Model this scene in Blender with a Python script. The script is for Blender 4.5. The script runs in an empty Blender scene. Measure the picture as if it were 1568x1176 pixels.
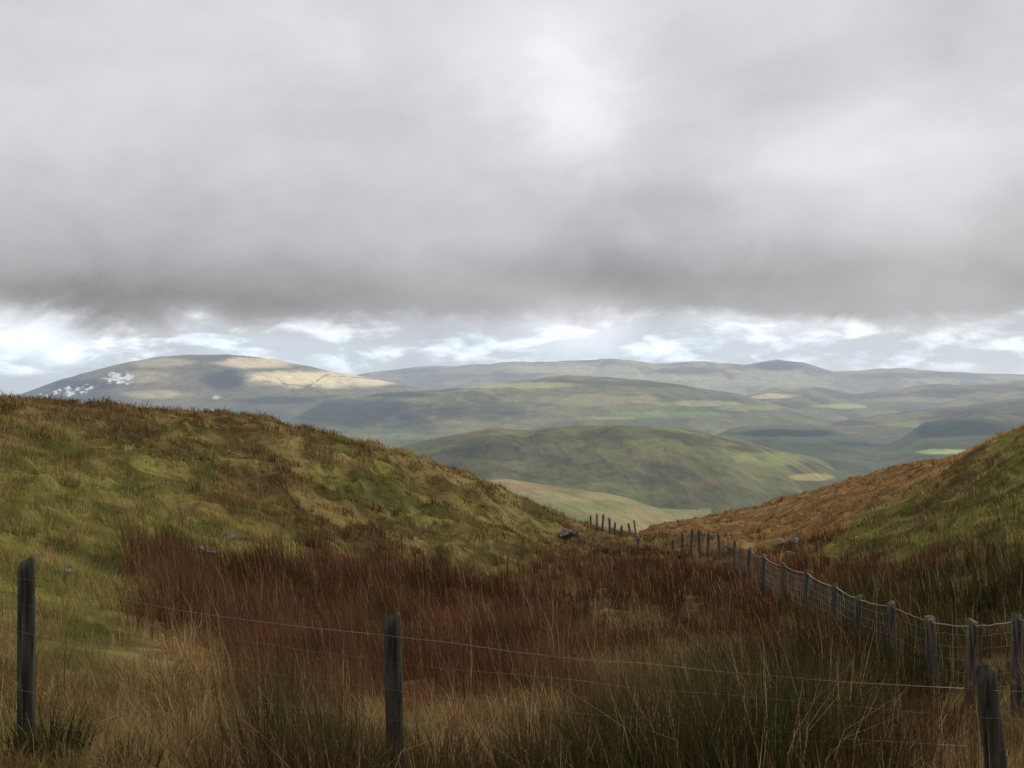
import bpy, math, numpy as np
from mathutils import Vector
rng=np.random.default_rng(7)
F=1524.0; CX=784.0; CY=588.0
scene=bpy.context.scene
scene.view_settings.view_transform='Standard'
scene.view_settings.look='None'
scene.view_settings.exposure=0

# ------------------------------------------------------------ noise
def _h(ix,iy,s):
    v=np.sin(ix*127.1+iy*311.7+s*74.7)*43758.5453
    return v-np.floor(v)
def vn(x,y,s=0):
    xi=np.floor(x); yi=np.floor(y); fx=x-xi; fy=y-yi
    fx=fx*fx*(3-2*fx); fy=fy*fy*(3-2*fy)
    a=_h(xi,yi,s); b=_h(xi+1,yi,s); c=_h(xi,yi+1,s); d=_h(xi+1,yi+1,s)
    return (a*(1-fx)+b*fx)*(1-fy)+(c*(1-fx)+d*fx)*fy
def fbm(x,y,s=0,o=4):
    t=0; a=0.5; n=0
    for i in range(o):
        t=t+a*vn(x,y,s+i*3.1); n+=a; a*=0.5
        x,y=(x*1.6+y*1.2+5.3),(-x*1.2+y*1.6+2.7)
    return t/n
def sstep(x,a,b):
    t=np.clip((x-a)/(b-a),0,1); return t*t*(3-2*t)

# ------------------------------------------------------------ near terrain
near=[(0.3,-1.55),(1.5,-1.6),(3,-1.78),(4.2,-1.98)]
tail=[(170,-27),(260,-50),(420,-95),(700,-145),(1000,-155),(16000,-170)]
cols={
-1400:[(5.6,-1.9),(9,-1.7),(14,-1.2),(22,-0.2),(32,1.2),(40,2),(60,2),(120,-6)],
-400:[(5.6,-2.0),(9,-2.05),(13,-1.9),(20,-1.2),(30,0.0),(38,0.7),(50,0.4),(80,-4),(120,-14)],
0:[(5.6,-2.1),(9,-2.35),(13,-2.4),(20,-2.0),(30,-1.15),(38,-0.45),(46,-0.85),(80,-6),(120,-17)],
200:[(5.6,-2.15),(9,-2.6),(13,-2.9),(20,-2.95),(30,-2.1),(40,-1.1),(50,-1.5),(80,-7),(120,-18)],
400:[(5.6,-2.25),(9,-2.85),(14,-3.5),(22,-3.9),(30,-3.3),(43,-1.6),(52,-1.9),(80,-8),(120,-18)],
600:[(5.6,-2.35),(9,-3.05),(14,-3.9),(22,-4.8),(32,-5.0),(40,-4.0),(48,-3.2),(58,-3.8),(80,-9),(120,-19)],
740:[(5.6,-2.35),(9,-3.1),(14,-4.0),(22,-5.1),(32,-6.0),(42,-5.8),(53,-4.8),(62,-6.2),(80,-10),(120,-20)],
830:[(5.6,-2.35),(9,-3.1),(14,-4.0),(22,-5.2),(32,-6.15),(45,-7.0),(57,-6.8),(66,-8.5),(80,-12),(120,-21)],
900:[(5.6,-2.35),(9,-3.1),(14,-4.05),(22,-5.2),(32,-6.2),(45,-7.4),(60,-8.5),(80,-13),(120,-22)],
985:[(5.6,-2.35),(9,-3.1),(14,-4.1),(22,-5.3),(32,-6.3),(45,-7.5),(60,-9.4),(80,-12.4),(120,-17.1),(135,-20)],
1100:[(5.6,-2.3),(9,-3.1),(14,-4.1),(22,-5.3),(32,-6.3),(45,-7.6),(60,-9.3),(80,-11.7),(120,-15.5),(135,-18)],
1200:[(5.6,-2.3),(9,-3.1),(14,-4.1),(22,-5.2),(32,-6.05),(45,-7.3),(60,-8.9),(80,-10.8),(120,-13.7),(135,-16)],
1280:[(5.6,-2.3),(9,-3.1),(14,-4.1),(22,-5.1),(32,-5.7),(45,-6.6),(60,-7.9),(80,-9.6),(120,-11.8),(135,-14)],
1400:[(5.6,-2.3),(9,-3.2),(14,-4.15),(22,-4.8),(32,-4.95),(45,-5.0),(60,-5.7),(80,-7.0),(120,-9.3),(140,-12)],
1500:[(5.6,-2.3),(9,-3.2),(14,-4.1),(22,-4.4),(32,-3.8),(43,-3.1),(50,-3.3),(60,-4.1),(80,-6.0),(120,-8.2),(140,-11)],
1568:[(5.6,-2.3),(9,-3.2),(14,-4.0),(22,-4.0),(32,-2.9),(43,-2.2),(55,-2.7),(80,-5.0),(120,-8.0),(140,-10)],
1770:[(5.6,-2.3),(9,-3.0),(14,-3.6),(22,-3.2),(32,-1.7),(43,-0.2),(60,0.0),(80,-2),(120,-5),(140,-9)],
2900:[(5.6,-2.2),(9,-2.6),(14,-2.6),(22,-1.5),(32,0.3),(43,2),(60,3),(120,0),(140,-5)],
}
U0,U1,DU=-1400,2900,10.0
L0,L1,DL=math.log(0.3),math.log(16000),0.01
ug=np.arange(U0,U1+1,DU); lg=np.arange(L0,L1+DL,DL)
ck=sorted(cols); tab=[]
for c in ck:
    p=near+cols[c]+tail
    tab.append(np.interp(lg,[math.log(a) for a,_ in p],[b for _,b in p]))
tab=np.array(tab)
G=np.stack([np.interp(ug,ck,tab[:,j]) for j in range(len(lg))],1)
def blur(A,ax,s):
    r=int(s*3); k=np.exp(-0.5*(np.arange(-r,r+1)/s)**2); k/=k.sum()
    P=np.pad(A,[(r,r) if i==ax else (0,0) for i in range(2)],mode='edge')
    out=0
    for i,w in enumerate(k):
        sl=[slice(None)]*2; sl[ax]=slice(i,i+A.shape[ax]); out=out+w*P[tuple(sl)]
    return out
G=blur(blur(G,0,2.5),1,5.0)
def tuss(x,y):   # tussocky hummocks, about half a metre across
    return (1-np.abs(fbm(x*0.75,y*0.6,83,2)*2-1)*2.4).clip(0,1)
def H(x,y):
    y=np.maximum(y,0.3); u=CX+F*x/y
    a=np.clip((u-U0)/DU,0,len(ug)-1.001); b=np.clip((np.log(y)-L0)/DL,0,len(lg)-1.001)
    i=a.astype(int); j=b.astype(int); fa=a-i; fb=b-j
    z=(G[i,j]*(1-fa)+G[i+1,j]*fa)*(1-fb)+(G[i,j+1]*(1-fa)+G[i+1,j+1]*fa)*fb
    n=(fbm(x*0.9,y*0.9,1,3)-0.5)*0.16
    n=n+(fbm(x*0.28,y*0.28,4,4)-0.5)*0.95*sstep(y,9,28)
    n=n+(tuss(x,y)-.5)*0.30*sstep(y,8,20)*(1-sstep(y,80,160))
    n=n+(fbm(x*0.02,y*0.02,9,4)-0.5)*25*sstep(y,170,600)
    return z+n
def hit(u,v):
    d=np.exp(np.arange(math.log(3),math.log(160),0.004)); x=(u-CX)/F*d
    vv=CY-F*H(x,d)/d
    k=np.where(vv<=v)[0]
    return d[k[0]] if len(k) else 60.0

# ------------------------------------------------------------ vegetation zones
T=dict(G=0,B=1,S=2,R=3,D=4,O=5)
Z=[('B',0,620),('B',120,632),('B',260,635),('B',400,655),('B',520,680),('B',640,705),('S',740,745),('B',180,640),
('S',60,690),('B',200,670),('G',320,690),('B',300,665),('S',450,690),('G',560,715),('S',640,735),('G',700,770),('G',100,700),('G',220,700),('G',400,710),
('G',60,760),('G',150,740),('G',250,770),('B',360,750),('B',430,765),('B',500,780),('G',560,760),('G',650,790),('S',720,800),('G',760,800),('S',800,815),('G',840,830),('G',780,830),
('G',60,840),('G',180,850),('G',120,800),('G',300,815),('B',560,825),('S',640,835),('G',740,842),('G',430,820),('G',350,838),('G',250,830),
('G',120,920),('G',210,925),('G',40,920),('G',170,960),('S',40,970),('G',150,1000),('S',250,1010),('B',60,1040),('B',330,1060),('B',170,1080),('B',380,1130),('S',250,1150),('G',80,1120),('B',420,1165),('B',30,1165),('B',300,1100),
('R',330,880),('R',430,875),('R',550,870),('R',680,870),('R',800,865),('R',900,855),('R',1000,865),('R',1100,880),('R',1180,920),
('R',300,930),('R',420,940),('R',550,940),('R',700,940),('R',850,930),('R',1000,930),('R',1120,960),('R',480,1000),('R',600,1010),('R',750,1010),('R',880,1000),('S',1000,960),
('R',500,1070),('R',660,1070),('R',800,1080),('S',1080,1000),('S',1000,1020),('S',1150,1000),('S',1060,980),('B',560,1130),('B',700,1150),('B',820,1140),('S',620,1165),('D',480,1165),('B',760,1120),
('R',900,1100),('D',1000,1110),('D',1100,1090),('D',1200,1090),('D',1280,1060),('D',1150,1150),('B',1050,1160),('D',950,1165),('R',1220,1000),('B',1300,1160),('B',1380,1110),('B',1450,1150),('B',1550,1150),
('D',1330,960),('D',1400,1010),('B',1500,1040),('D',1480,960),('D',1540,920),('R',1280,880),('R',1350,880),('D',1420,885),('D',1500,890),('R',1240,850),
('O',1180,830),('G',1300,830),('G',1360,810),('G',1450,830),('G',1540,850),('G',1400,770),('G',1480,760),('G',1550,760),('G',1540,700),('B',1480,720),('G',1560,690),('G',1500,800),
('O',1250,790),('O',1150,805),('O',1050,805),('O',1300,750),('O',1400,735),('O',1450,715),('O',1000,815),('O',1330,770),('B',950,830),('B',900,825)]
zu=np.array([a[1] for a in Z],float); zd=np.log([hit(a[1],a[2]) for a in Z]); zt=np.array([T[a[0]] for a in Z])
MIX=np.array([[.76,.10,.14,0,0,0],[.20,.62,.16,.02,0,0],[.16,.22,.62,0,0,0],[.03,.09,.04,.82,.02,0],[.07,.07,.05,.18,.63,0],[.03,.17,.12,0,0,.68]])
def zone(x,y):
    u=CX+F*x/y; l=np.log(y)
    nx=(fbm(x*0.5,y*0.35,21,4)-0.5); ny=(fbm(x*0.5,y*0.35,31,4)-0.5)
    u=u+nx*240; l=l+ny*0.40
    W=np.zeros((6,)+x.shape)
    for a,b,t in zip(zu,zd,zt):
        W[t]+=np.exp(-((u-a)/52)**2-((l-b)/0.10)**2)+1e-3*np.exp(-((u-a)/160)**2-((l-b)/0.35)**2)+1e-9/(1+((u-a)/160)**2+((l-b)/0.3)**2)
    W=W/W.sum(0)
    return np.einsum('kn,kj->jn',W,MIX)
PAL=np.array([  # light / dark variants
 [[.240,.235,.055],[.088,.100,.026]],
 [[.230,.135,.056],[.092,.053,.025]],
 [[.430,.305,.140],[.190,.125,.055]],
 [[.170,.080,.040],[.066,.032,.018]],
 [[.095,.085,.032],[.034,.036,.014]],
 [[.400,.230,.095],[.220,.122,.050]]])

def attr_mesh(name,co,tris,col,quads=None,smooth=False,parent=None):
    me=bpy.data.meshes.new(name)
    f=quads if quads is not None else tris
    k=f.shape[1]
    me.vertices.add(len(co)); me.vertices.foreach_set('co',co.astype(np.float32).ravel())
    me.loops.add(f.size); me.loops.foreach_set('vertex_index',f.astype(np.int32).ravel())
    me.polygons.add(len(f)); me.polygons.foreach_set('loop_start',np.arange(0,f.size,k,dtype=np.int32))
    me.update(calc_edges=True)
    if col is not None:
        at=me.color_attributes.new('Col','FLOAT_COLOR','POINT')
        c=np.ones((len(co),4),np.float32); c[:,:3]=col; at.data.foreach_set('color',c.ravel())
    if smooth: me.polygons.foreach_set('use_smooth',np.ones(len(f),bool))
    ob=bpy.data.objects.new(name,me); scene.collection.objects.link(ob)
    if parent: ob.parent=parent
    return ob

# ------------------------------------------------------------ materials
def newmat(n):
    m=bpy.data.materials.new(n); m.use_nodes=True; m.node_tree.nodes.clear(); return m,m.node_tree.nodes,m.node_tree.links
def ground_mat(name,haze=True,bump=0.4,bscale=2.0,nscale=0.02,namp=0.35,gain=1.0):
    m,N,L=newmat(name)
    at=N.new('ShaderNodeAttribute'); at.attribute_name='Col'
    geo=N.new('ShaderNodeNewGeometry')
    no=N.new('ShaderNodeTexNoise'); no.inputs['Scale'].default_value=nscale; no.inputs['Detail'].default_value=10; no.inputs['Roughness'].default_value=0.75
    L.new(geo.outputs['Position'],no.inputs['Vector'])
    mr=N.new('ShaderNodeMapRange'); mr.inputs['From Min'].default_value=0.35; mr.inputs['From Max'].default_value=0.65
    mr.inputs['To Min'].default_value=(1-namp)*gain; mr.inputs['To Max'].default_value=(1+namp)*gain
    L.new(no.outputs['Fac'],mr.inputs['Value'])
    mul=N.new('ShaderNodeVectorMath'); mul.operation='SCALE'
    L.new(at.outputs['Color'],mul.inputs[0]); L.new(mr.outputs['Result'],mul.inputs['Scale'])
    df=N.new('ShaderNodeBsdfDiffuse'); L.new(mul.outputs[0],df.inputs['Color'])
    bn=N.new('ShaderNodeTexNoise'); bn.inputs['Scale'].default_value=bscale; bn.inputs['Detail'].default_value=8; bn.inputs['Roughness'].default_value=.65
    L.new(geo.outputs['Position'],bn.inputs['Vector'])
    bp=N.new('ShaderNodeBump'); bp.inputs['Strength'].default_value=bump; bp.inputs['Distance'].default_value=0.4/bscale
    L.new(bn.outputs['Fac'],bp.inputs['Height']); L.new(bp.outputs[0],df.inputs['Normal'])
    out=N.new('ShaderNodeOutputMaterial')
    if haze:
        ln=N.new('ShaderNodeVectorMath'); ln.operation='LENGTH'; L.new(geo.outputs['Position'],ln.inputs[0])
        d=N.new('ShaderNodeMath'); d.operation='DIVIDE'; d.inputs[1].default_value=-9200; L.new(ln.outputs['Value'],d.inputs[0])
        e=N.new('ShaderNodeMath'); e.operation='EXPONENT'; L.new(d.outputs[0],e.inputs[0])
        em=N.new('ShaderNodeEmission'); em.inputs['Color'].default_value=(.43,.49,.58,1)  # emission paints distance haze onto the surface
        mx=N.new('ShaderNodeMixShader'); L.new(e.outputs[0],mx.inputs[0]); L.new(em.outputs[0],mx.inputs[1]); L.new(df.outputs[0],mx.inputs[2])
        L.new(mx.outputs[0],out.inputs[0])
    else: L.new(df.outputs[0],out.inputs[0])
    return m
def grass_mat(name,tr):
    m,N,L=newmat(name)
    at=N.new('ShaderNodeAttribute'); at.attribute_name='Col'
    df=N.new('ShaderNodeBsdfDiffuse'); t=N.new('ShaderNodeBsdfTranslucent'); mx=N.new('ShaderNodeMixShader'); mx.inputs[0].default_value=tr
    L.new(at.outputs['Color'],df.inputs['Color']); L.new(at.outputs['Color'],t.inputs['Color'])
    L.new(df.outputs[0],mx.inputs[1]); L.new(t.outputs[0],mx.inputs[2])
    out=N.new('ShaderNodeOutputMaterial'); L.new(mx.outputs[0],out.inputs[0]); return m

def gridfaces(nr,nc):
    i=np.arange((nr-1)*(nc-1)); r=i//(nc-1); c=i%(nc-1); a=r*nc+c
    return np.stack([a,a+1,a+nc+1,a+nc],1)

# ------------------------------------------------------------ ground
ds=np.concatenate([np.exp(np.arange(math.log(0.3),math.log(5),0.06)),np.exp(np.arange(math.log(5),math.log(150),0.006)),np.exp(np.linspace(math.log(150),math.log(15800),160))])
us=np.concatenate([np.arange(-1390,-300,40.),np.arange(-300,1870,5.),np.arange(1870,2890,40.)])
UU,DD=np.meshgrid(us,ds); X=(UU-CX)/F*DD; Y=DD; Zz=H(X,Y)
W=zone(X.ravel(),Y.ravel())
nn=fbm(X.ravel()*0.9,Y.ravel()*0.9,51,4)
base=np.einsum('kn,kc->nc',W,PAL[:,0])*0.65; dark=np.einsum('kn,kc->nc',W,PAL[:,1])*0.7
t=sstep(nn,0.4,0.65)[:,None]
gc=base*t+dark*(1-t)
far=sstep(Y.ravel(),150,420)[:,None]
fn=fbm(X.ravel()*0.004,Y.ravel()*0.004,61,4)[:,None]
gc=gc*(1-far)+far*(np.array([.12,.15,.055])*(0.6+0.8*fn))
g=attr_mesh('ground',np.stack([X.ravel(),Y.ravel(),Zz.ravel()],1),None,gc,gridfaces(len(ds),len(us)),True)
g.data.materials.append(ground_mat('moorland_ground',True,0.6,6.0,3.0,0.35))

# ------------------------------------------------------------ hills
def hill(name,D,D1,D2,crest,zb,cols_,patches=[],lines=[],amp=0.16,p=1.0,seed=0,wander=0.12,nstep=1.2,rows=170,mat=None,ncol=0.002,wisps=[],sf=.9,wa=1.2):
    cu=np.array([c[0] for c in crest],float); cv=np.array([c[1] for c in crest],float)
    u=np.arange(cu[0],cu[-1],nstep)
    v=np.interp(u,cu,cv); k=int(9/nstep); kk=np.hanning(2*k+3); kk/=kk.sum()
    v=np.convolve(np.pad(v,k+1,mode='edge'),kk,'valid')
    v=v+(fbm(u/28,u*0+seed,seed+3,4)-0.5)*2.6
    Dc=D*(1+wander*(fbm(u/170,u*0+3.3,seed+8,2)-0.5)*2)
    zc=(CY-v)/F*Dc
    tf=np.linspace(0,1,rows); tb=np.linspace(1,2,30)[1:]
    tt=np.concatenate([tf,tb])[:,None]
    d=np.where(tt<=1,D1+(Dc-D1)*np.minimum(tt,1),Dc+(D2-Dc)*(np.maximum(tt,1)-1))
    x=(u-CX)/F*d
    ts=np.where(tt<=1,tt,2-tt)
    S=np.sin(np.pi/2*np.clip(ts,0,1))**p
    z=zb+(zc-zb)*S
    sc=1/(D*0.09)
    n1=fbm(x*sc,d*sc*0.8,seed+11,6)
    rd=1-np.abs(fbm(x*sc*1.4,d*sc*0.6,seed+17,5)*2-1)*2.2
    env=np.where(tt<=1,4*ts*(1-ts)*0.9+0.0,0)
    z=z+(np.abs(zc-zb)+20)*amp*env*((n1-0.5)*2.0+0.6*(rd-0.6))
    pu=CX+F*x/d; pv=CY-F*z/d
    A,B,C=[np.array(c) for c in cols_]
    m1=sstep(fbm(x*ncol*1.0,d*ncol*0.5,seed+23,6),0.38,0.62)[...,None]; m2=sstep(fbm(x*ncol*2.5,d*ncol*1.5,seed+29,6),0.48,0.66)[...,None]
    col=A*(1-m1)+B*m1; col=col*(1-m2*0.75)+C*m2*0.75
    wob=(fbm(pu/30,pv/9,seed+41,5)-0.5)
    for (a,b,ra,rb,cc,st) in patches:  # fields and woods, plus sunlight and cloud shade painted into the vertex colour
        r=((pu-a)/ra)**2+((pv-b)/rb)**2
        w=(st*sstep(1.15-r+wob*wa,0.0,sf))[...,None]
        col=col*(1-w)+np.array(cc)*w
    for (x1,y1,x2,y2,wd,cc,st) in lines:
        dx,dy=x2-x1,y2-y1; s=np.clip(((pu-x1)*dx+(pv-y1)*dy)/(dx*dx+dy*dy),0,1)
        r=np.hypot(pu-x1-s*dx+(fbm(pv/5,pu/30,7,2)-.5)*5,pv-y1-s*dy)
        w=(st*(1-sstep(r,wd*0.5,wd)))[...,None]; col=col*(1-w)+np.array(cc)*w
    for (a,b,ra,rb,cc,st) in wisps:  # mist painted as white in the hill's surface colour
        r=((pu-a)/ra)**2+((pv-b)/rb)**2
        w=(st*sstep((1-r)*0.6+(fbm(pu/7,pv/3,seed+77,4)-0.5)*2.4,0.05,0.8)*(r<2.4))[...,None]
        col=col*(1-w)+np.array(cc)*w
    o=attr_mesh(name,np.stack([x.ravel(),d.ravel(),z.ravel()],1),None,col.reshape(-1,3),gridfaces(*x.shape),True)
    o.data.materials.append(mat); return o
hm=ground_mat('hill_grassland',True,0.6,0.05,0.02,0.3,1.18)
sunlit_gold=(.66,.54,.33); tan=(.34,.27,.14); olive=(.13,.14,.06); dk=(.055,.065,.04); green=(.21,.28,.09); lime=(.38,.44,.16); heath=(.12,.09,.06)  # the gold tone paints sun on far slopes as albedo
hill('hill',800,480,1000,[(560,800),(640,752),(700,738),(780,738),(870,752),(960,766),(1000,785),(1060,815),(1090,830)],-125,[(.20,.19,.09),(.25,.21,.10),(.13,.14,.055)],
  [(850,747,100,6,(.26,.16,.09),.7),(900,775,80,10,(.15,.17,.07),.6)],amp=0.05,seed=1,mat=hm,ncol=.01)
hill('hill',1500,900,2100,[(430,800),(480,765),(560,718),(630,683),(700,668),(750,657),(800,660),(850,656),(940,651),(1050,660),(1130,676),(1200,706),(1265,735),(1330,770),(1400,800)],-150,
  [(.11,.115,.055),(.16,.16,.068),(.075,.072,.045)],
  [(1180,703,60,13,(.23,.24,.09),.7),(1245,731,40,7,(.34,.28,.12),.8),(900,750,140,12,(.16,.17,.075),.5),(760,690,80,18,dk,.5),(870,690,60,12,(.17,.15,.08),.5),(1000,700,60,10,(.16,.13,.075),.5),(1100,740,70,10,(.15,.12,.07),.5),(740,662,60,6,(.17,.15,.08),.6)],
  amp=0.19,p=0.8,seed=2,mat=hm,ncol=.006,rows=240)
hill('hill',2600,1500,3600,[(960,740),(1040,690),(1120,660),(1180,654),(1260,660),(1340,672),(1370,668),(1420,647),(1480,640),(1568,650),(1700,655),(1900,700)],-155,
  [(.08,.10,.06),(.11,.12,.065),(.07,.08,.055)],
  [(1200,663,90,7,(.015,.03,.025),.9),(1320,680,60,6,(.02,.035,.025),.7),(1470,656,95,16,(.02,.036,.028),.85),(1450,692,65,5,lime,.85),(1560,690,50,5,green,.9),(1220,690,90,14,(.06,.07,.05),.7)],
  amp=0.08,seed=3,mat=hm,ncol=.004)
# stacked ridges on the right
hill('hill',3300,2400,4200,[(1180,690),(1240,662),(1300,645),(1360,634),(1420,628),(1500,618),(1568,610),(1700,604),(1850,640)],-160,
  [(.12,.12,.075),(.18,.165,.085),(.07,.065,.045)],[(1300,648,60,5,(.08,.06,.05),.7),(1480,632,60,7,(.06,.065,.05),.7),(1400,650,60,5,(.24,.26,.11),.6)],amp=.22,seed=12,mat=hm,ncol=.004)
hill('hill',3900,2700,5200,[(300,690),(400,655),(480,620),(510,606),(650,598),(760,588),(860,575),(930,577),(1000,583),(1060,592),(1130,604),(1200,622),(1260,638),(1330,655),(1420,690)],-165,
  [(.15,.155,.08),(.21,.20,.10),(.095,.10,.065)],
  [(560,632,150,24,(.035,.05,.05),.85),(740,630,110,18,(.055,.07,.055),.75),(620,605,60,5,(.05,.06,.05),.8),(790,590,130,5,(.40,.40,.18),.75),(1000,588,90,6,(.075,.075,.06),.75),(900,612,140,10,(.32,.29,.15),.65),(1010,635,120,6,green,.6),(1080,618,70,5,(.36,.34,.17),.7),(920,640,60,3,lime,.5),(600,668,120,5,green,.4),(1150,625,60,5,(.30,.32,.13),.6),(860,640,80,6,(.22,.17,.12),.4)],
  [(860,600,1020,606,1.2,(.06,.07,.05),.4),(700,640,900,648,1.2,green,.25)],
  amp=0.11,seed=4,mat=hm,ncol=.003)
hill('hill',4700,3600,6000,[(960,665),(1060,632),(1130,612),(1180,600),(1240,606),(1300,617),(1360,626),(1450,640),(1520,660)],-165,
  [(.18,.18,.10),(.26,.24,.12),(.10,.10,.07)],
  [(1170,606,60,5,sunlit_gold,.75),(1290,622,60,4,lime,.8),(1100,625,60,4,(.34,.34,.15),.6),(1200,622,60,6,(.08,.075,.06),.6)],amp=0.2,seed=15,mat=hm,ncol=.003)
hill('hill',5600,4000,7000,[(1040,640),(1120,610),(1200,590),(1250,592),(1310,603),(1370,596),(1430,588),(1490,590),(1568,582),(1700,588),(1850,620)],-165,
  [(.17,.175,.10),(.26,.24,.12),(.10,.10,.07)],
  [(1210,593,50,4,lime,.7),(1330,606,60,6,(.08,.07,.06),.6),(1450,600,60,6,(.06,.06,.05),.7),(1540,595,60,7,(.08,.075,.06),.6),(1400,612,60,5,(.34,.31,.16),.6)],
  amp=0.24,seed=5,mat=hm,ncol=.003)
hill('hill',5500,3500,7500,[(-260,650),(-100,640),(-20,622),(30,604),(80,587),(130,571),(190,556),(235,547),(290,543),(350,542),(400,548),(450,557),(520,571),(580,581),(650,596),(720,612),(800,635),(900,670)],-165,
  [(.15,.15,.09),(.20,.18,.11),(.11,.11,.08)],
  [(100,600,150,30,(.06,.07,.08),.7),(250,592,110,34,(.24,.20,.13),.7),(500,580,170,15,(.78,.65,.40),1),(400,555,80,10,sunlit_gold,1),(255,556,60,9,(.50,.41,.26),.85),(225,577,40,11,(.46,.37,.22),.8),(240,604,60,7,(.50,.42,.26),.8),(345,582,42,20,(.035,.038,.045),1),(300,562,50,6,(.12,.11,.09),.6),(120,590,70,9,(.035,.04,.055),.85),  # gold sunlit flank and dark shaded hollows painted as colour
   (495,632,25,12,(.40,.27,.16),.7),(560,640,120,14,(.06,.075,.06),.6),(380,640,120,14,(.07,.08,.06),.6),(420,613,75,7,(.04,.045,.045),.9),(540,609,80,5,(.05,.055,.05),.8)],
  [(455,602,500,574,1.4,(.12,.10,.06),.85),(470,590,500,606,1.2,(.12,.10,.06),.8),(500,574,590,582,1.2,(.14,.12,.07),.7),(400,583,470,592,1.2,(.14,.12,.08),.7),(420,575,450,600,1.2,(.12,.1,.07),.6)],
  amp=0.12,seed=6,mat=hm,ncol=.002,p=0.9,sf=1.0,wa=1.0,wisps=[(182,579,24,9,(1,1,1),1),(105,600,24,7,(1,1,1),1),(140,593,13,5,(.9,.9,.9),.9),(70,606,18,4,(.8,.8,.8),.8),(332,608,9,3,(.8,.8,.8),.6)])
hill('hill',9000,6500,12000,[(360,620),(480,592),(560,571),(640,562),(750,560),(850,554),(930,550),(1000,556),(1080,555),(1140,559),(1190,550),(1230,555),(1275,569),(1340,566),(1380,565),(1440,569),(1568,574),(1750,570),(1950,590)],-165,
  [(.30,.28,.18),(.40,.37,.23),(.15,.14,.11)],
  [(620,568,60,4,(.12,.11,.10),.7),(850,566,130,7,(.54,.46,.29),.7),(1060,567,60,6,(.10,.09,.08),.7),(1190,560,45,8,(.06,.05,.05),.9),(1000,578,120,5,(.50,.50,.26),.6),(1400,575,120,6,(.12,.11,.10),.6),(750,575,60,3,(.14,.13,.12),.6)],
  amp=0.18,seed=7,mat=hm,ncol=.0015)

# ------------------------------------------------------------ blades
def blades(name,x,y,h,w,lx,ly,col,mat,curve=0.35):
    n=len(x); z=H(x,y)-0.03
    yaw=rng.uniform(0,2*np.pi,n); wx=np.cos(yaw)*w/2; wy=np.sin(yaw)*w/2*0.7
    co=np.zeros((n,5,3))
    mx=x+lx*h*curve; my=y+ly*h*curve; mz=z+h*0.58
    l2=np.minimum(lx**2+ly**2,1.2)
    tx=x+lx*h; ty=y+ly*h; tz=z+h*(1-0.35*l2)
    co[:,0]=np.stack([x-wx,y-wy,z],1); co[:,1]=np.stack([x+wx,y+wy,z],1)
    co[:,2]=np.stack([mx-wx*.8,my-wy*.8,mz],1); co[:,3]=np.stack([mx+wx*.8,my+wy*.8,mz],1)
    co[:,4]=np.stack([tx,ty,tz],1)
    b=(np.arange(n)*5)[:,None,None]
    f=(b+np.array([[0,1,2],[1,3,2],[2,3,4]])[None]).reshape(-1,3)
    c=np.repeat(col[:,None,:],5,1)
    o=attr_mesh(name,co.reshape(-1,3),f,c.reshape(-1,3)); o.data.materials.append(mat); return o
def tufts(n,d0,d1,ulo,uhi):
    l=rng.uniform(math.log(d0),math.log(d1),n); u=rng.uniform(ulo,uhi,n); d=np.exp(l); return (u-CX)/F*d,d
tx=[];ty=[]
for a in [(6800,3.9,12,-350,1920),(26000,12,64,-300,1870),(4500,60,140,850,1870)]:
    p,q=tufts(*a); tx.append(p); ty.append(q)
tx=np.concatenate(tx); ty=np.concatenate(ty)
# tussocks gather on the hummocks
keep=(ty<9)|(rng.uniform(0,1,len(tx))<0.3+0.95*tuss(tx,ty)); tx=tx[keep]; ty=ty[keep]
W=zone(tx,ty); cum=np.cumsum(W,0); r=rng.uniform(0,1,len(tx)); tp=(r[None]>cum).sum(0).clip(0,5)
gmat=grass_mat('grass_blades',0.4); rmat=grass_mat('rush_stems',0.3)
HT=np.array([.19,.25,.28,.52,.60,.25]); LN=np.array([.65,.75,.9,.24,.26,.6]); RAD=np.array([.10,.12,.12,.14,.13,.12])
def make(name,types,mat,nb,wn):
    idx=np.where(np.isin(tp,types))[0]
    X0=tx[idx]; Y0=ty[idx]; k=tp[idx]; n=len(idx)
    big=rng.lognormal(0,0.38,n).clip(.4,1.9)
    pn=fbm(X0*0.45,Y0*0.45,71,3); shade=rng.uniform(0,1,n)*0.6+sstep(pn,0.35,0.65)*0.4
    br=rng.uniform(.6,1.35,n)*(.72+.52*sstep(fbm(X0*.22,Y0*.22,75,3),.35,.65))
    i=np.repeat(np.arange(n),nb); m=len(i)
    d=Y0[i]; kk=k[i]
    rad=(RAD[kk]+0.0045*np.minimum(d,50))*big[i]**.5
    an=rng.uniform(0,2*np.pi,m); rr=np.abs(rng.normal(0,1,m))*0.55
    x=X0[i]+np.cos(an)*rr*rad; y=Y0[i]+np.sin(an)*rr*rad
    hs=np.where(np.isin(kk,[3,4]),1-.4*sstep(d,20,42),1)*(0.6+.4*sstep(d,4.5,7))
    h=HT[kk]*big[i]*rng.uniform(.45,1.1,m)*hs
    ln=LN[kk]*rng.uniform(.2,1.3,m)
    a2=an+rng.normal(0,.6,m); wind=-0.14
    lx=np.cos(a2)*ln+wind; ly=np.sin(a2)*ln
    wd=np.maximum(wn,d*0.00062)*rng.uniform(.6,1.3,m)
    t=np.clip(shade[i]+rng.normal(0,.2,m),0,1)[:,None]
    col=(PAL[kk,0]*t+PAL[kk,1]*(1-t))*br[i][:,None]
    st=(rng.uniform(0,1,m)<np.where(np.isin(kk,[3,4]),.08,.12))[:,None]
    col=np.where(st,np.array([.40,.28,.135])*rng.uniform(.6,1.1,(m,1)),col)
    return blades(name,x,y,h,wd,lx,ly,col,mat)
make('moor_grass',[0,1,2,5],gmat,19,.0045)
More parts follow.
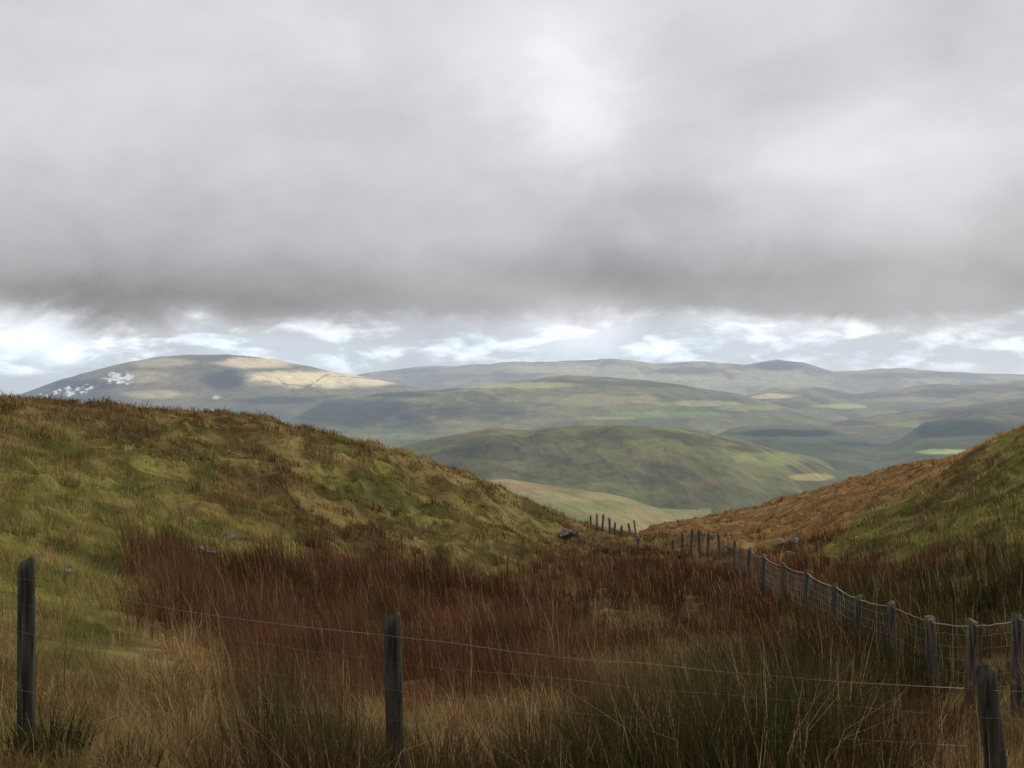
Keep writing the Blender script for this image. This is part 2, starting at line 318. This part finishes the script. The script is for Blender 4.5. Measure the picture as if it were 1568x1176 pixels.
make('rush_bed',[3,4],rmat,19,.0042)
# tall soft-rush clumps in the foreground
def clumps(name,spec):
    xs=[];ys=[];hs=[];ws=[];a=[];b=[];cs=[]
    for (u,d,r,n,h,dark_) in spec:
        x0=(u-CX)/F*d; an=rng.uniform(0,2*np.pi,n); rr=np.sqrt(rng.uniform(0,1,n))
        xs.append(x0+np.cos(an)*rr*r); ys.append(d+np.sin(an)*rr*r)
        hs.append(h*rng.uniform(.5,1.15,n)); ws.append(rng.uniform(.004,.0075,n))
        ln=rr*rng.uniform(.1,.85,n); a2=an+rng.normal(0,.5,n); a.append(np.cos(a2)*ln+rng.normal(0,.09,n)); b.append(np.sin(a2)*ln)
        t=rng.uniform(0,1,(n,1)); c=np.array([.062,.070,.020])*t+np.array([.016,.019,.009])*(1-t)
        br=rng.uniform(0,1,(n,1)); c=np.where(br<dark_,np.array([.12,.065,.030])*rng.uniform(.35,1.2,(n,1)),c); c=np.where(br>.95,np.array([.42,.32,.17]),c)
        cs.append(c)
    cc=np.concatenate
    blades(name,cc(xs),cc(ys),cc(hs),cc(ws),cc(a),cc(b),cc(cs),rmat,0.25)
clumps('soft_rush',[(1060,5.2,.30,600,.76,.3),(1170,5.1,.28,600,.8,.3),(1120,5.8,.33,600,.84,.35),(960,5.3,.25,420,.66,.4),(1250,5.8,.28,500,.88,.4),(1020,6.4,.32,500,.7,.4),(1230,6.7,.35,500,.85,.4),
  (870,5.1,.22,360,.55,.5),(500,5.0,.26,420,.52,.5),(430,5.2,.18,240,.45,.6),(560,5.4,.18,260,.45,.6),(640,4.9,.18,240,.42,.5),(1390,6.2,.22,220,.6,.6),(75,5.6,.20,400,.34,.05),(1300,7.6,.36,420,.8,.5),(1440,8.2,.35,300,.6,.6),(730,5.1,.18,240,.45,.6),(800,5.3,.2,280,.5,.6),(200,5.4,.14,180,.26,.5),(1330,5.4,.22,260,.6,.5),(330,5.0,.14,160,.35,.8),(680,5.8,.2,240,.5,.7)])

# ------------------------------------------------------------ fences
def wood(name,g):
    m,N,L=newmat(name)
    tc=N.new('ShaderNodeTexCoord'); mp=N.new('ShaderNodeMapping'); mp.inputs['Scale'].default_value=(40,40,3)
    L.new(tc.outputs['Object'],mp.inputs[0])
    no=N.new('ShaderNodeTexNoise'); no.inputs['Scale'].default_value=1; no.inputs['Detail'].default_value=6; L.new(mp.outputs[0],no.inputs['Vector'])
    no2=N.new('ShaderNodeTexNoise'); no2.inputs['Scale'].default_value=6; L.new(tc.outputs['Object'],no2.inputs['Vector'])
    cr=N.new('ShaderNodeValToRGB'); e=cr.color_ramp.elements; e[0].position=.35; e[0].color=(.016*g,.013*g,.010*g,1); e[1].position=.7; e[1].color=(.085*g,.074*g,.056*g,1)
    L.new(no.outputs['Fac'],cr.inputs[0])
    c2=N.new('ShaderNodeValToRGB'); c2.color_ramp.elements[0].position=.58; c2.color_ramp.elements[1].position=.72; L.new(no2.outputs['Fac'],c2.inputs[0])
    mx=N.new('ShaderNodeMixRGB'); L.new(c2.outputs[0],mx.inputs[0]); L.new(cr.outputs[0],mx.inputs[1]); mx.inputs[2].default_value=(.08*g,.09*g,.055*g,1)
    b=N.new('ShaderNodeBsdfPrincipled'); b.inputs['Roughness'].default_value=.9; b.inputs['Specular IOR Level'].default_value=.2; L.new(mx.outputs[0],b.inputs['Base Color'])
    bp=N.new('ShaderNodeBump'); bp.inputs['Strength'].default_value=.8; bp.inputs['Distance'].default_value=.008; L.new(no.outputs['Fac'],bp.inputs['Height']); L.new(bp.outputs[0],b.inputs['Normal'])
    o=N.new('ShaderNodeOutputMaterial'); L.new(b.outputs[0],o.inputs[0]); return m
def wirem(n,c,me):
    m,N,L=newmat(n); b=N.new('ShaderNodeBsdfPrincipled'); b.inputs['Metallic'].default_value=me; b.inputs['Roughness'].default_value=.45
    no=N.new('ShaderNodeTexNoise'); no.inputs['Scale'].default_value=8; cr=N.new('ShaderNodeValToRGB')
    cr.color_ramp.elements[0].color=(c[0]*.5,c[1]*.4,c[2]*.35,1); cr.color_ramp.elements[0].position=.4; cr.color_ramp.elements[1].color=(*c,1); cr.color_ramp.elements[1].position=.6
    L.new(no.outputs['Fac'],cr.inputs[0]); L.new(cr.outputs[0],b.inputs['Base Color'])
    o=N.new('ShaderNodeOutputMaterial'); L.new(b.outputs[0],o.inputs[0]); return m
WOOD=wood('weathered_wood',1.0); WOOD2=wood('bleached_wood',1.9); W1=wirem('galvanised_wire',(.62,.63,.65),.4); W3=wirem('netting_wire',(.34,.34,.34),.4); W2=wirem('rusty_wire',(.17,.14,.11),.2)
def post(name,top,zg,r,tilt,parent,seed,wm):
    ns=14; hh=top[2]-zg+0.35
    lv=[0,.25,.5,.75,.93,.985,1.0]; rs=[1.0,1.02,.98,.97,.95,.93,.80]
    co=[];R=np.random.default_rng(seed); off=R.uniform(-.06,.06,ns)
    for l,q in zip(lv,rs):
        for k in range(ns):
            a=2*math.pi*k/ns; rr=r*q*(1+off[k]+R.uniform(-.02,.02))
            z=-hh*(1-l)
            co.append((math.cos(a)*rr+tilt[0]*z,math.sin(a)*rr+tilt[1]*z,z+(R.uniform(-.006,.006)+.02*math.cos(a+seed) if l>.98 else 0)))
    co.append((0,0,0.004))
    f=[]
    for i in range(len(lv)-1):
        for k in range(ns): f.append((i*ns+k,i*ns+(k+1)%ns,(i+1)*ns+(k+1)%ns,(i+1)*ns+k))
    t=(len(lv)-1)*ns
    for k in range(ns): f.append((t+k,t+(k+1)%ns,len(co)-1))
    me=bpy.data.meshes.new(name); me.from_pydata(co,[],f); me.materials.append(wm)
    o=bpy.data.objects.new(name,me); o.location=top; scene.collection.objects.link(o); o.parent=parent
def wires(name,lines,rad,mat,parent):
    V=[];Fc=[];b=0
    for P in lines:
        P=np.asarray(P,float); n=len(P); tg=np.gradient(P,axis=0); tg/=np.linalg.norm(tg,axis=1)[:,None]+1e-9
        ref=np.where(np.abs(tg[:,2:3])>.8,np.array([[1.,0,0]]),np.array([[0,0,1.]]))
        s=np.cross(tg,ref); s/=np.linalg.norm(s,axis=1)[:,None]; q=np.cross(s,tg)
        ring=np.stack([P+(s*math.cos(a)+q*math.sin(a))*rad for a in (0,2.094,4.188)],1)
        V.append(ring.reshape(-1,3))
        i=np.arange(n-1)[:,None]*3+b
        for k in range(3):
            Fc.append(np.concatenate([i+k,i+(k+1)%3,i+3+(k+1)%3,i+3+k],1))
        b+=3*n
    o=attr_mesh(name,np.concatenate(V),None,None,np.concatenate(Fc)); o.data.materials.append(mat); o.parent=parent
def fence(name,posts,heights,rtop,rnet,mtop,mnet,step,r,seed,wm,minh=.95):
    emp=bpy.data.objects.new(name,None); scene.collection.objects.link(emp)
    R=np.random.default_rng(seed); tops=[]
    for i,(u,v,d,tl) in enumerate(posts):
        x=(u-CX)/F*d; z=(CY-v)/F*d; zg=float(H(np.array([x]),np.array([d]))[0])
        zg=min(zg,z-minh)
        post('post_%d'%(i+1),(x,d,z),zg,r*R.uniform(.88,1.1),(tl+R.uniform(-.015,.015),R.uniform(-.04,.04)),emp,seed+i,wm)
        tops.append(np.array([x,d-r,z]))
    hor=[[] for _ in heights]
    for a,b in zip(tops[:-1],tops[1:]):
        L=np.linalg.norm(b-a); n=10; s=np.linspace(0,1,n)[:,None]
        for j,hh in enumerate(heights):
            sag=(.035 if j==0 else .018)*L/2.5*R.uniform(.6,1.4)
            P=a*(1-s)+b*s; P[:,2]-=hh+(4*s*(1-s)*sag)[:,0]+R.normal(0,.004,n); hor[j].append(P)
    J=[np.concatenate(h) for h in hor]
    J=[j[np.concatenate([[True],np.linalg.norm(np.diff(j,axis=0),axis=1)>1e-4])] for j in J]
    wires('top_wire',[J[0]],rtop,mtop,emp)
    net=J[1:]; ver=[]
    A=J[1]
    cl=np.concatenate([[0],np.cumsum(np.linalg.norm(np.diff(A,axis=0),axis=1))])
    for t in np.arange(0,cl[-1],step):
        pa=np.array([np.interp(t,cl,A[:,k]) for k in range(3)]); pb=pa.copy(); pb[2]-=heights[-1]-heights[1]; pb[0]+=R.normal(0,.012)
        ver.append([pa,(pa+pb)/2+np.array([R.normal(0,.008),0,0]),pb])
    wires('wire_netting',net+ver,rnet,mnet,emp)
fence('wire_fence',[(-560,830,5.8,.02),(41,857,5.6,.02),(600,942,5.5,-.01),(1508,1022,5.1,-.13),(2150,1010,4.9,.0)],[.10,.24,.40,.56,.72,.88,1.0],.0018,.0011,W2,W2,.16,.051,5,WOOD)
fence('wire_fence',[(1900,930,8.4,.02),(1750,935,8.9,.02),(1640,940,9.6,-.02),(1557,940,10.3,-.02),(1490,950,11,.03),(1424,945,12,-.05),(1365,922,13.5,-.05),(1315,912,15.5,.03),(1278,893,17.5,.0),(1235,873,20,-.02),(1200,862,23,.03),(1170,850,26,.0),(1148,839,29.5,.04),(1125,827,34,-.03),(1100,815,39,-.05),
 (1085,815,41,.05),(1070,811,42,-.04),(1060,809,43.5,.06),(1045,816,45,.0),(1030,826,46.5,-.06),(1020,831,48,.05),(1010,838,49,-.03),(1000,838,50,.1),(988,832,51,-.08),(978,822,52,.12),(971,797,54,-.12),(962,801,55,-.20),(952,805,56,.15),(942,800,57,.05),(933,793,58.5,-.04),(924,788,60,.06),(914,787,61,.0),(904,789,62,-.05)],
 [.05,.16,.30,.44,.58,.72,.88],.008,.0030,W1,W3,.17,.062,50,WOOD2)

# ------------------------------------------------------------ rocks
def rockm():
    m,N,L=newmat('lichen_rock'); tc=N.new('ShaderNodeTexCoord'); no=N.new('ShaderNodeTexNoise'); no.inputs['Scale'].default_value=6; no.inputs['Detail'].default_value=8
    L.new(tc.outputs['Object'],no.inputs['Vector']); cr=N.new('ShaderNodeValToRGB'); e=cr.color_ramp.elements
    e[0].position=.35; e[0].color=(.05,.05,.04,1); e[1].position=.65; e[1].color=(.24,.23,.20,1); L.new(no.outputs['Fac'],cr.inputs[0])
    b=N.new('ShaderNodeBsdfDiffuse'); L.new(cr.outputs[0],b.inputs[0]); bp=N.new('ShaderNodeBump'); bp.inputs['Distance'].default_value=.05; L.new(no.outputs['Fac'],bp.inputs['Height']); L.new(bp.outputs[0],b.inputs['Normal'])
    o=N.new('ShaderNodeOutputMaterial'); L.new(b.outputs[0],o.inputs[0]); return m
RM=rockm()
import bmesh
def rock(u,v,size,seed):
    d=float(hit(u,v)); x=(u-CX)/F*d; z=float(H(np.array([x]),np.array([d]))[0])
    bm=bmesh.new(); bmesh.ops.create_icosphere(bm,subdivisions=3,radius=1)
    R=np.random.default_rng(seed); pl=R.normal(0,1,(9,3)); pl/=np.linalg.norm(pl,axis=1)[:,None]; of=R.uniform(.55,.85,9)
    for w in bm.verts:
        p=np.array(w.co)
        for a,b in zip(pl,of):
            k=p@a-b
            if k>0: p=p-a*k
        w.co=Vector(p*np.array([size,size*.7,size*.5]))
    me=bpy.data.meshes.new('rock'); bm.to_mesh(me); bm.free(); me.materials.append(RM)
    o=bpy.data.objects.new('rock',me); o.location=(x,d,z+size*.2); o.rotation_euler=(R.uniform(-.2,.2),R.uniform(-.3,.3),R.uniform(0,3)); scene.collection.objects.link(o)
for i,(u,v,s) in enumerate([(866,824,.6),(878,820,.35),(352,826,.2),(316,850,.24),(300,858,.17),(98,880,.13),(1215,832,.45),(1195,838,.35),(838,830,.2),(1212,852,.25)]): rock(u,v,s,100+i)

# ------------------------------------------------------------ sky
w=bpy.data.worlds.new('World'); scene.world=w; w.use_nodes=True; N=w.node_tree.nodes; L=w.node_tree.links; N.clear()
SUN_EL=math.radians(30); SUN_AZ=math.radians(52)
def M(op,a,b=None,c=None):
    n=N.new('ShaderNodeMath'); n.operation=op
    for i,q in enumerate([a,b,c]):
        if q is None: continue
        if isinstance(q,(int,float)): n.inputs[i].default_value=q
        else: L.new(q,n.inputs[i])
    return n.outputs[0]
tc=N.new('ShaderNodeTexCoord'); nm=N.new('ShaderNodeVectorMath'); nm.operation='NORMALIZE'; L.new(tc.outputs['Generated'],nm.inputs[0])
sp=N.new('ShaderNodeSeparateXYZ'); L.new(nm.outputs[0],sp.inputs[0])
A=M('MULTIPLY',M('ARCTAN2',sp.outputs[0],sp.outputs[1]),57.2958); E=M('MULTIPLY',M('ARCSINE',sp.outputs[2]),57.2958)
def NZ(sa,se,off,det=5,ro=.5,shear=0.0,dist=0.0):
    c=N.new('ShaderNodeCombineXYZ'); L.new(M('ADD',M('MULTIPLY',A,sa),M('MULTIPLY',E,shear)),c.inputs[0]); L.new(M('MULTIPLY',E,se),c.inputs[1]); c.inputs[2].default_value=off
    n=N.new('ShaderNodeTexNoise'); n.inputs['Scale'].default_value=1; n.inputs['Detail'].default_value=det; n.inputs['Roughness'].default_value=ro; n.inputs['Distortion'].default_value=dist
    L.new(c.outputs[0],n.inputs['Vector']); return n.outputs['Fac']
def SS(x,a,b,lo=0.,hi=1.):
    n=N.new('ShaderNodeMapRange'); n.interpolation_type='SMOOTHSTEP'; L.new(x,n.inputs[0])
    for i,q in zip((1,2,3,4),(a,b,lo,hi)): n.inputs[i].default_value=q
    return n.outputs[0]
nE=NZ(.16,.22,3.0,7,.6,0,.5); nE2=NZ(.05,.1,5.0,3,.5)
Ew=M('ADD',M('ADD',M('ADD',E,.6),M('MULTIPLY',M('SUBTRACT',nE,.5),3.2)),M('MULTIPLY',M('SUBTRACT',nE2,.5),2.4))
Aw=M('ADD',A,M('MULTIPLY',M('SUBTRACT',NZ(.12,.2,8.0,6,.6),.5),9.))
cr=N.new('ShaderNodeValToRGB'); L.new(M('DIVIDE',Ew,30.),cr.inputs[0]); el=cr.color_ramp; el.interpolation='EASE'
st=[(0,.72),(2.6,.68),(3.6,.62),(4.7,.46),(6.2,.46),(9.5,.56),(14,.65),(22,.72),(29,.72)]
while len(el.elements)<len(st): el.elements.new(.5)
for e,(a,b) in zip(el.elements,st): e.position=a/30.; e.color=(b,b,b,1)
val=cr.outputs[0]
n1=NZ(.065,.12,10.,5,.5,.04,.3); val=M('ADD',val,M('MULTIPLY',M('SUBTRACT',n1,.5),.42))
n2=NZ(.17,.26,20.,6,.55,-.07,.5); val=M('ADD',val,M('MULTIPLY',M('SUBTRACT',n2,.5),.16))
for (a,e,ra,re,am) in [(3.2,16.8,3.4,4.0,.24),(2.0,20,9,5,.05),(19,12,9,4,.12),(8,7.0,6,1.8,-.08),(6.,10.5,5,2.6,-.10),(-24,5.2,13,1.0,-.17),(-25.8,3.2,3.0,1.0,.5),(-20,8.5,10,3,-.04),(-20,17,10,4,.03),(4,3.6,3,1.2,.28),(15,3.6,5,.6,.2),(-4,7.5,5,2,.05),(26,19,7,3,-.06)]:
    q=M('ADD',M('POWER',M('ABSOLUTE',M('DIVIDE',M('SUBTRACT',Aw,a),ra)),2.),M('POWER',M('ABSOLUTE',M('DIVIDE',M('SUBTRACT',Ew,e),re)),2.))
    val=M('ADD',val,M('MULTIPLY',M('EXPONENT',M('MULTIPLY',q,-1.)),am))
pf=NZ(.26,.75,33.,7,.55,0,.25)
band=M('MULTIPLY',SS(Ew,0.8,2.0),SS(Ew,3.4,4.6,1.,0.))
val=M('ADD',val,M('MULTIPLY',M('MULTIPLY',SS(pf,.45,.66),band),.45))
val=M('MAXIMUM',val,.12)
bl=SS(Ew,2.5,5.,1.,0.)
tint=N.new('ShaderNodeMixRGB'); L.new(bl,tint.inputs[0]); tint.inputs[1].default_value=(.99,.985,1.02,1); tint.inputs[2].default_value=(.90,1.0,1.11,1)
sc=N.new('ShaderNodeVectorMath'); sc.operation='SCALE'; L.new(tint.outputs[0],sc.inputs[0]); L.new(val,sc.inputs['Scale'])
bc=N.new('ShaderNodeBackground'); L.new(sc.outputs[0],bc.inputs[0]); bc.inputs[1].default_value=1.0
sky=N.new('ShaderNodeTexSky'); sky.sky_type='NISHITA'; sky.sun_disc=False; sky.sun_elevation=SUN_EL; sky.sun_rotation=SUN_AZ
bs=N.new('ShaderNodeBackground'); L.new(sky.outputs[0],bs.inputs[0]); bs.inputs[1].default_value=.08
mx=N.new('ShaderNodeMixShader'); mx.inputs[0].default_value=.94; L.new(bs.outputs[0],mx.inputs[1]); L.new(bc.outputs[0],mx.inputs[2])
wo=N.new('ShaderNodeOutputWorld'); L.new(mx.outputs[0],wo.inputs[0])
sl=bpy.data.lights.new('sun','SUN'); sl.energy=2.2; sl.angle=math.radians(5); sl.color=(1,.94,.83)
so=bpy.data.objects.new('sun',sl); scene.collection.objects.link(so)
sd=Vector((math.sin(SUN_AZ)*math.cos(SUN_EL),math.cos(SUN_AZ)*math.cos(SUN_EL),math.sin(SUN_EL)))
so.rotation_euler=sd.to_track_quat('Z','Y').to_euler(); so.location=(0,0,30)

cam=bpy.data.cameras.new('camera'); cam.sensor_width=36; cam.lens=36*F/1568; cam.clip_end=40000; cam.clip_start=.1
co=bpy.data.objects.new('camera',cam); scene.collection.objects.link(co); co.rotation_euler=(math.radians(90),0,0); scene.camera=co
